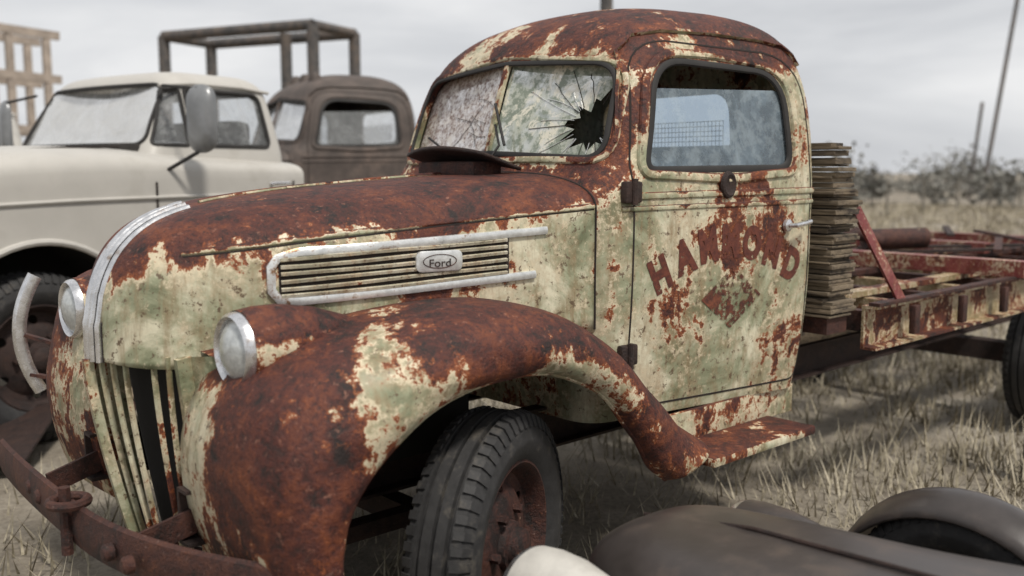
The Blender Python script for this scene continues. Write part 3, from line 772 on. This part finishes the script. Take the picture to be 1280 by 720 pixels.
# ------------------------------------------------------------------ grey pickup
def build_pickup(name, loc, rz, s=1.0, mat=M_grey):
    T = empty(name, loc, rz, s)
    B = [(-1.72,.86,.75,1.25,1.46),(-1.62,.93,.72,1.32,1.53),(-1.2,.96,.70,1.38,1.60),(-.7,.975,.70,1.42,1.645),(-.2,.98,.70,1.44,1.655),(.3,.98,.70,1.45,1.62),
         (.8,.98,.70,1.45,1.60),(1.22,.96,.70,1.45,1.58)]
    vs, fs = loft_x(B, 60, 30, 8, .38, .55, (True, True))
    nc = 2*8+31
    for i in range(60): fs.append((i*nc, (i+1)*nc, (i+1)*nc+nc-1, i*nc+nc-1))
    o = mesh('body', vs, fs, mat, T, 0)
    AX, AR, AZ = -.70, .60, .52
    def arch(cx, r): return [(cx+r*math.cos(a), AZ+r*math.sin(a)) for a in np.linspace(-.4, math.pi+.4, 26)]
    cut(o, [prism(arch(AX,AR), 'y', -1.3,-.45), prism(arch(AX,AR), 'y', .45,1.3)])
    me = o.data; idx0 = [p.index for p in me.polygons if math.hypot(p.center.x-AX, p.center.z-AZ) < AR+.012 and abs(p.center.y) < .945]
    me.materials.clear(); me.materials.append(mat); me.materials.append(M_black)
    for p in me.polygons: p.material_index = 0
    for i in idx0: me.polygons[i].material_index = 1  # wheel-well faces coloured black to stand in for shade
    G = [(1.56,-.02,1.20,.80,.82,.10,.10,.0),(1.64,.02,1.20,.79,.81,.10,.10,.0),(1.80,.11,1.185,.755,.77,.10,.09,.0),(1.97,.21,1.165,.71,.72,.10,.09,0),
         (2.06,.27,1.15,.68,.69,.11,.08,0),(2.12,.33,1.12,.63,.64,.13,.06,0),(2.155,.42,1.05,.54,.55,.13,.05,0),(2.17,.60,.92,.34,.34,.12,0,0)]
    vs, fs = loft_z(G, 40)
    bv = BVHTree.FromPolygons([Vector(v) for v in vs], fs)
    g = mesh('cab', vs, fs, mat, T, 0)
    ws = round_poly([(-.72,1.67),(.72,1.67),(.63,2.06),(-.63,2.06)], .07, 5)
    vent = round_poly([(.15,1.67),(.41,1.67),(.41,2.03),(.32,2.03)], [.03,.02,.02,.02], 3)
    win = round_poly([(.445,1.67),(1.06,1.67),(1.04,2.03),(.445,2.03)], [.02,.05,.06,.02], 4)
    rw = round_poly([(-.60,1.70),(.60,1.70),(.55,2.03),(-.55,2.03)], .07, 4)
    cut(g, [prism(ws,'x',-.3,.5), prism(vent,'y',-1.2,1.2), prism(win,'y',-1.2,1.2), prism(rw,'x',.95,1.5)], .03)
    def sd(x, z, sg=-1):
        h = bv.ray_cast(Vector((x, 3*sg, z)), Vector((0,-sg,0))); return h[0], h[1]*(1 if h[1].y*sg > 0 else -1)
    def ft(y, z):
        h = bv.ray_cast(Vector((-3, y, z)), Vector((1,0,0))); return h[0], h[1]*(1 if h[1].x < 0 else -1)
    def pane(poly, fn, nm, off=.012, mt=M_glassB):
        V = []
        for p in poly:
            a, nn = fn(p.x, p.y); V.append(a-nn*off)
        tri = tessellate_polygon([[Vector((p[0],p[1],0)) for p in poly]])
        mesh(nm, V, [tuple(t) for t in tri], mt, T, 0)
    def ring(poly, fn, nm, r=.011, m=M_gasket):
        P = []; U = []
        for p in resample(poly, .04):
            a, nn = fn(p.x, p.y); P.append(a); U.append(nn)
        sweep(nm, P, circ(r,6), m, T, True, ups=U)
    wr = resample(ws, .08)
    pane(wr, lambda y, z: (Vector((.045+.55*(z-1.64)+.09*(y/.78)**2, y, z)), Vector((-1,0,0))), 'windshield', 0, M_glassW)
    ring(ws, ft, 'windshield_seal', .014)
    for sg, t in ((-1,'near'),(1,'far')):
        f = lambda x, z, sg=sg: sd(x, z, sg)
        pane(vent, f, 'vent_glass_'+t)
        ring(vent, f, 'vent_seal_'+t, .012); ring(win, f, 'window_seal_'+t, .014)
        pane(win, f, 'door_glass_'+t, .012, M_glassB)
        P = [Vector((x, sg*(.984), z)) for x, z in resample([(.02,1.44),(.02,.75),(1.10,.75),(1.10,1.44)], .1, False)]
        tube('door_seam_'+t, P, .007, M_gap, T)
        tube('body_crease_'+t, [(-1.6,sg*.945,1.30),(-1.1,sg*.968,1.32),(-.5,sg*.982,1.34),(.2,sg*.985,1.35),(1.18,sg*.975,1.35)], .012, mat, T)
        tube('arch_lip_'+t, [(AX+AR*math.cos(a), sg*.976, AZ+AR*math.sin(a)) for a in np.linspace(.2,2.94,24)], .020, mat, T)
        tube('door_handle_'+t, [(.90,sg*.985,1.42),(.92,sg*1.01,1.425),(1.04,sg*1.01,1.425)], .012, M_chrome, T)
        MM = Matrix.Translation((.24,sg*1.14,1.82)) @ Matrix.Rotation(sg*-.30-math.pi/2,4,'Z')
        V = []; rp = round_poly([(-.095,-.20),(.095,-.20),(.095,.20),(-.095,.20)], .085, 7)
        for yy, gg in ((.02,1.0),(.0,1.03),(-.03,.9),(-.045,.6)):
            V += [MM @ Vector((p.x*gg, yy, p.y*gg)) for p in rp]
        nq = len(rp)
        mesh('mirror_head_'+t, V, grid_faces(4,nq,True)+[tuple(range(nq)), tuple(range(3*nq,4*nq))], M_mirror, T, 50)
        tube('mirror_arm_'+t, [(.10,sg*.95,1.50),(.21,sg*1.14,1.62)], .012, M_gasket, T)
        tube('mirror_arm_upper_'+t, [(.22,sg*1.14,2.00),(.26,sg*.74,2.04)], .010, M_gasket, T)
        wheel(T, (AX,sg*.80,.47), 0 if sg<0 else math.pi, .47, .24, mr=M_rustd, nm='front_wheel_'+t)
        wheel(T, (2.4,sg*.80,.47), 0 if sg<0 else math.pi, .47, .24, mr=M_rustd, nm='rear_wheel_'+t)
        box('frame_rail_'+t, (1.4,sg*.42,.62), (4.2,.07,.16), M_rustd, T)
        headlight(T, -1.70, sg*.66, 1.18, mat, 'headlight_'+t, .09)
    box('grille_panel', (-1.71,0,1.17), (.05,1.1,.26), M_gap, T)
    for k in range(5): box('grille_bar_%d' % (k+1), (-1.745,0,1.07+.05*k), (.02,1.1,.016), M_chrome, T)
    box('front_bumper', (-1.86,0,.72), (.08,1.85,.2), mat, T, bev=.03)
    box('bench_seat', (.92,0,1.60), (.18,1.35,.50), M_int, T, bev=.05)
    box('headliner', (.70,0,2.075), (.62,1.15,.02), M_int, T, bev=.005)
    box('far_door_lining', (.60,.70,1.60), (1.0,.04,.16), M_int, T, bev=.01)
    box('dashboard', (.14,0,1.60), (.2,1.4,.16), M_int, T, bev=.03)
    tube('steering_wheel', [(.40+.09*math.cos(a),-.36+.2*math.sin(a),1.70+.17*math.cos(a)) for a in np.linspace(0,2*math.pi,28,endpoint=False)], .013, M_gasket, T, True)
    tube('hood_seam', [(-1.55,-.72,1.535),(-1.0,-.74,1.60),(-.4,-.76,1.64),(-.08,-.76,1.65)], .007, M_gap, T)
    tube('roof_gutter', [(.26,-.70,2.045),(.5,-.705,2.07),(.9,-.705,2.07),(1.14,-.70,2.05)], .012, mat, T)
    return T
build_pickup('grey_pickup_truck', (.2145,3.81,0), rad(13))
build_pickup('grey_pickup_truck', (-.05,8.9,.05), rad(4), 1.0, M_cream)

# ------------------------------------------------------------------ foreground wreck
W = empty('wrecked_car', (.14,-1.13,-.02), rad(-92), 1)
wv, wf = loft_x([(0,.03,.2,.36,.40),(.02,.12,.2,.42,.50),(.08,.20,.2,.46,.575),(.2,.26,.2,.48,.625),(.45,.30,.2,.50,.65),(.8,.35,.2,.52,.67),(1.1,.42,.2,.55,.69)], 40, 28, 6, .7, .9)
mesh('hood', wv, wf, M_wreck, W, 50)
wv, wf = loft_x([(1.1,.5,.2,.60,.72),(1.16,.60,.2,.66,.80),(1.5,.66,.2,.72,.86),(2.2,.68,.2,.74,.88),(2.8,.6,.2,.66,.80),(3.0,.4,.2,.45,.6)], 40, 28, 6, .5, .7, (True, True))
mesh('body_tub', wv, wf, M_wreck, W, 50)
tube('hood_hinge', [(.1,0,.592),(.45,0,.655),(1.1,0,.695)], .006, M_rustd, W)
for sg, t in ((-1,'left'),(1,'right')):
    wheel(W, (.66,sg*.70,.29), 0 if sg<0 else math.pi, .31, .15, mr=M_rustd, nm='front_wheel_'+t)
    P = [(.66-.385*math.cos(a), .28+.365*math.sin(a)) for a in np.linspace(.10, 3.2, 24)]
    vv = []
    for i, (x, z) in enumerate(P):
        for j in range(9):
            q = j/8; y = .60+.22*q; vv.append((x, sg*y, z-.06*(2*q-1)**2))
    mesh('front_fender_'+t, vv, grid_faces(24,9), M_wreck, W, 60).modifiers.new('s','SOLIDIFY').thickness = .01
    tube('fender_edge_'+t, [(x, sg*.82, z-.06) for x, z in P], .012, M_cream, W)
headlight(W, .12, -.40, .50, M_cream, 'headlight_left', .085)
headlight(W, .16, .40, .46, M_wreck, 'headlight_right', .075)
box('front_apron', (.4,0,.30), (.6,1.0,.12), M_wreck, W, bev=.03)

# ------------------------------------------------------------------ yard structures
F = empty('steel_pipe_frame')
p0, p1 = Vector((5.1,8.9,0)), Vector((4.05,11.4,0))
for k, (f, off) in enumerate([(0,0),(.33,.5),(1,0),(1,.9),(0,.9)]):
    b = p0.lerp(p1, f)+Vector((off,off*.4,0))
    tube('post_%d' % (k+1), [b, b+Vector((0,0,3.5))], .085, M_pipe, F, n=12)
tube('top_bar_1', [p0+Vector((0,0,3.5)), p1+Vector((0,0,3.5))], .08, M_pipe, F, n=12)
tube('top_bar_2', [p0+Vector((.9,.36,3.5)), p1+Vector((.9,.36,3.5))], .08, M_pipe, F, n=12)
tube('side_bar_1', [p0+Vector((0,0,3.5)), p0+Vector((.9,.36,3.5))], .07, M_pipe, F, n=12)
tube('side_bar_2', [p1+Vector((0,0,3.5)), p1+Vector((.9,.36,3.5))], .07, M_pipe, F, n=12)
R = empty('storage_rack')
M_rack = simple('faded_rack_steel', (.36,.30,.25), .7, .1, .3, 6)
for k in range(5):
    for d in (0, 1.1):
        x = 1.0+.62*k; y = 14.6+.12*k+d
        beam('upright_%d_%d' % (k+1, int(d>0)+1), (x,y,0), (x,y,4.1-.08*k), .12, .12, M_rack, R, up=(1,0,0))
for z in (2.3,3.2,3.95):
    for d in (0,1.1): beam('shelf_beam_%d_%d' % (int(z*10), int(d>0)+1), (.8,14.55+d,z), (3.7,15.1+d,z-.1), .09, .14, M_rack, R)
def pole(name, a, b, r):
    return tube(name, [a, (Vector(a)+Vector(b))/2, b], r, M_pipe, None, n=10)
pole('leaning_pole', (51.4,18.5,-.1), (53.9,17.95,13), .11)
pole('leaning_pole', (50.7,18.9,-.1), (51.6,18.8,5.2), .09)
pole('steel_mast', (9.6,7.6,-.1), (9.6,7.6,6.2), .10)
tube('fence_post', [(3.12,-1.2,-.05),(3.13,-1.2,.4),(3.11,-1.21,.78)], .055, M_post, None, n=12)
WF = empty('wire_fence'); fp = []
for k in range(26):
    x = 20+1.9*k; y = 21-.42*x*.55
    fp.append((x,y)); tube('post_%d' % (k+1), [(x,y,-.05),(x+random.uniform(-.05,.05),y,1.25)], .045, M_post, WF, n=6)
for z in (.45,.8,1.15): tube('wire_%d' % int(z*100), [(x,y,z) for x,y in fp], .008, M_pipe, WF, n=4)
SP = empty('scrap_pile')
for k in range(9):
    x = random.uniform(-1.1,.2); y = random.uniform(2.3,3.4)
    box('sheet_%d' % (k+1), (x,y,.06+.05*k*.4), (random.uniform(.3,.9),random.uniform(.15,.5),.02), [M_cream,M_rust,M_wood,M_rustd][k%4], SP, (random.uniform(-.2,.2),random.uniform(-.2,.2),random.uniform(0,3)))
# ------------------------------------------------------------------ ground
m_g, nt = new_mat('dry_soil')
tc = N(nt, 'ShaderNodeTexCoord').outputs['Object']
a1 = noise(nt, tc, .35, 8, .6, .3); a2 = noise(nt, tc, 3.5, 9, .7); a3 = noise(nt, tc, 40, 5, .7)
c = ramp(nt, math_(nt,'ADD',math_(nt,'MULTIPLY',a1,.5),math_(nt,'MULTIPLY',a2,.5)), [(.38,(.16,.135,.105)),(.5,(.26,.228,.182)),(.62,(.36,.325,.27))])
c = mix(nt, ramp(nt, a3, [(.45,0),(.7,.6)]), c, (.11,.093,.075))
finish(nt, c, .95, 0, math_(nt,'ADD',a2,math_(nt,'MULTIPLY',a3,.5)), .8, .03, .2)
gs = 900; nn_ = 60
xs = np.sign(np.linspace(-1,1,nn_))*np.abs(np.linspace(-1,1,nn_))**3*gs
vs = [(x, y, .03*math.sin(x*.9)*math.cos(y*.7)-.02 if max(abs(x),abs(y)) < 40 else -.02) for x in xs for y in xs]
mesh('ground', vs, grid_faces(nn_, nn_), m_g, None, 60)
def fast_mesh(name, V, Fq, mat, k):
    me = bpy.data.meshes.new(name); nF = len(Fq)
    me.vertices.add(len(V)); me.vertices.foreach_set('co', V.astype(np.float32).ravel())
    me.loops.add(nF*k); me.loops.foreach_set('vertex_index', Fq.astype(np.int32).ravel())
    me.polygons.add(nF); me.polygons.foreach_set('loop_start', np.arange(0,nF*k,k,dtype=np.int32))
    me.update(calc_edges=True); me.validate()
    o = bpy.data.objects.new(name, me); COL.objects.link(o); me.materials.append(mat); return o
m_gr, nt = new_mat('dry_grass_blades')
tc = N(nt, 'ShaderNodeTexCoord').outputs['Object']
b1 = noise(nt, tc, 1.2, 6, .6); b2 = noise(nt, tc, 25, 3, .6)
c = ramp(nt, math_(nt,'ADD',math_(nt,'MULTIPLY',b1,.5),math_(nt,'MULTIPLY',b2,.5)), [(.38,(.17,.145,.10)),(.5,(.33,.29,.215)),(.62,(.50,.45,.35))])
finish(nt, c, .8, 0, None, spec=.2)
rng = np.random.default_rng(3)
NT = 17000; NB = 8
ang = rad(42)+rng.uniform(-rad(38), rad(40), NT); d = 1.2+46*rng.random(NT)**1.6
cx = -1.81+d*np.sin(ang); cy = -2.85+d*np.cos(ang)
patch = np.sin(cx*1.3+1.7*np.sin(cy*.9))*np.cos(cy*1.1+.8*np.sin(cx*.7))
keep = ~((cx>-1.1)&(cx<1.9)&(cy>-1.0)&(cy<1.0)&(rng.random(NT)>.2)) & ((patch > -.25)|(rng.random(NT)<.3)) & ~((cx<.2)&(rng.random(NT)<.6))
cx, cy, d = cx[keep], cy[keep], d[keep]; n = len(cx)
hs_ = (.04+.17*rng.random(n)**1.8)*(1+.3*(d>12))
bx = np.repeat(cx, NB)+rng.normal(0,.06,n*NB)*(1+np.repeat(d,NB)*.08); by_ = np.repeat(cy, NB)+rng.normal(0,.06,n*NB)*(1+np.repeat(d,NB)*.08)
hh = np.repeat(hs_, NB)*rng.uniform(.5,1.3,n*NB); az = rng.uniform(0,6.28,n*NB); ln = rng.uniform(.2,1.3,n*NB)*hh
wd = .0022+.0011*np.repeat(d,NB)**.9
px, py = np.cos(az+1.57)*wd, np.sin(az+1.57)*wd
V = np.stack([np.stack([bx-px,by_-py,np.full_like(bx,-.03)],1), np.stack([bx+px,by_+py,np.full_like(bx,-.03)],1),
              np.stack([bx+np.cos(az)*ln,by_+np.sin(az)*ln,hh],1)],1).reshape(-1,3)
fast_mesh('dry_grass', V, np.arange(len(V)).reshape(-1,3), m_gr, 3)
m_sh, nt = new_mat('shrub_leaves')
tc = N(nt, 'ShaderNodeTexCoord').outputs['Object']
c = ramp(nt, noise(nt, tc, 1.5, 6, .7), [(.35,(.11,.11,.095)),(.5,(.19,.185,.165)),(.66,(.28,.27,.245))])  # pale greys put distance haze into the leaf colour
finish(nt, c, .9, 0, None, spec=.1)
VV = []
for i in range(90):
    b = rad(42)+rng.uniform(-rad(36), rad(38)); dd = rng.uniform(42,95)
    sx, sy = -1.81+dd*math.sin(b), -2.85+dd*math.cos(b); H = rng.uniform(.8,2.3)*(dd/60)**.5*1.2; Wd = H*rng.uniform(.8,1.8)
    nl = 340; sub = rng.integers(4,8); cc = rng.normal(0,1,(sub,3)).clip(-1.6,1.6)*np.array([Wd*.45,Wd*.45,H*.22])+np.array([0,0,H*.5])
    pts = cc[rng.integers(0,sub,nl)]+rng.normal(0,1,(nl,3)).clip(-2,2)*np.array([Wd*.2,Wd*.2,H*.18])
    pts[:,2] = np.abs(pts[:,2]); pts += np.array([sx,sy,0])
    s_ = rng.uniform(.03,.10,(nl,1))
    u = rng.normal(0,1,(nl,3)); u /= np.linalg.norm(u,axis=1,keepdims=True); w = rng.normal(0,1,(nl,3)); w -= u*(u*w).sum(1,keepdims=True); w /= np.linalg.norm(w,axis=1,keepdims=True)
    VV.append(np.stack([pts-u*s_*1.5-w*s_,pts+u*s_*1.5-w*s_,pts+u*s_*1.5+w*s_,pts-u*s_*1.5+w*s_],1).reshape(-1,3))
V = np.concatenate(VV); fast_mesh('distant_shrubs', V, np.arange(len(V)).reshape(-1,4), m_sh, 4)

# ------------------------------------------------------------------ world, sun, camera
w = bpy.data.worlds.new('World'); sc.world = w; w.use_nodes = True; nt = w.node_tree; nt.nodes.clear()
sky = N(nt, 'ShaderNodeTexSky'); sky.sky_type = 'NISHITA'; sky.sun_disc = False
tc = N(nt, 'ShaderNodeTexCoord').outputs['Generated']
mp = N(nt, 'ShaderNodeMapping', {'Vector': tc, 'Scale': (1.4,1.4,7)}).outputs[0]
n1 = noise(nt, mp, 1.3, 8, .55, .4)
cl = ramp(nt, n1, [(.34,(5.6,5.75,6.05)),(.5,(7.3,7.4,7.6)),(.66,(9.0,9.0,9.05))])
hs2 = N(nt, 'ShaderNodeHueSaturation', {'Saturation': .25, 'Color': sky.outputs[0]})
col = mix(nt, .88, hs2.outputs[0], cl)
bg = N(nt, 'ShaderNodeBackground', {'Color': col, 'Strength': .10})
o = N(nt, 'ShaderNodeOutputWorld'); nt.links.new(bg.outputs[0], o.inputs[0])
sl = bpy.data.lights.new('sun', 'SUN'); sl.energy = 3.3; sl.angle = rad(8); sl.color = (1,.95,.87)
so = bpy.data.objects.new('sun', sl); COL.objects.link(so)
sdir = Vector((-.08,-.60,1.0)).normalized()
so.rotation_euler = sdir.to_track_quat('Z','Y').to_euler()
sky.sun_elevation = math.asin(sdir.z); sky.sun_rotation = math.atan2(sdir.x, sdir.y)
cam = bpy.data.cameras.new('camera'); co = bpy.data.objects.new('camera', cam); COL.objects.link(co)
cam.sensor_width = 36; cam.lens = 1190/1280*36; cam.clip_end = 3000; cam.clip_start = .05
co.location = (-1.81,-2.85,1.5)
Fd = Vector((.6643,.7377,-.121))
co.rotation_euler = Fd.to_track_quat('-Z','Y').to_euler()
cam.dof.use_dof = True; cam.dof.focus_distance = 3.2; cam.dof.aperture_fstop = 1.6
sc.camera = co
print('OBJECTS', len(bpy.data.objects))
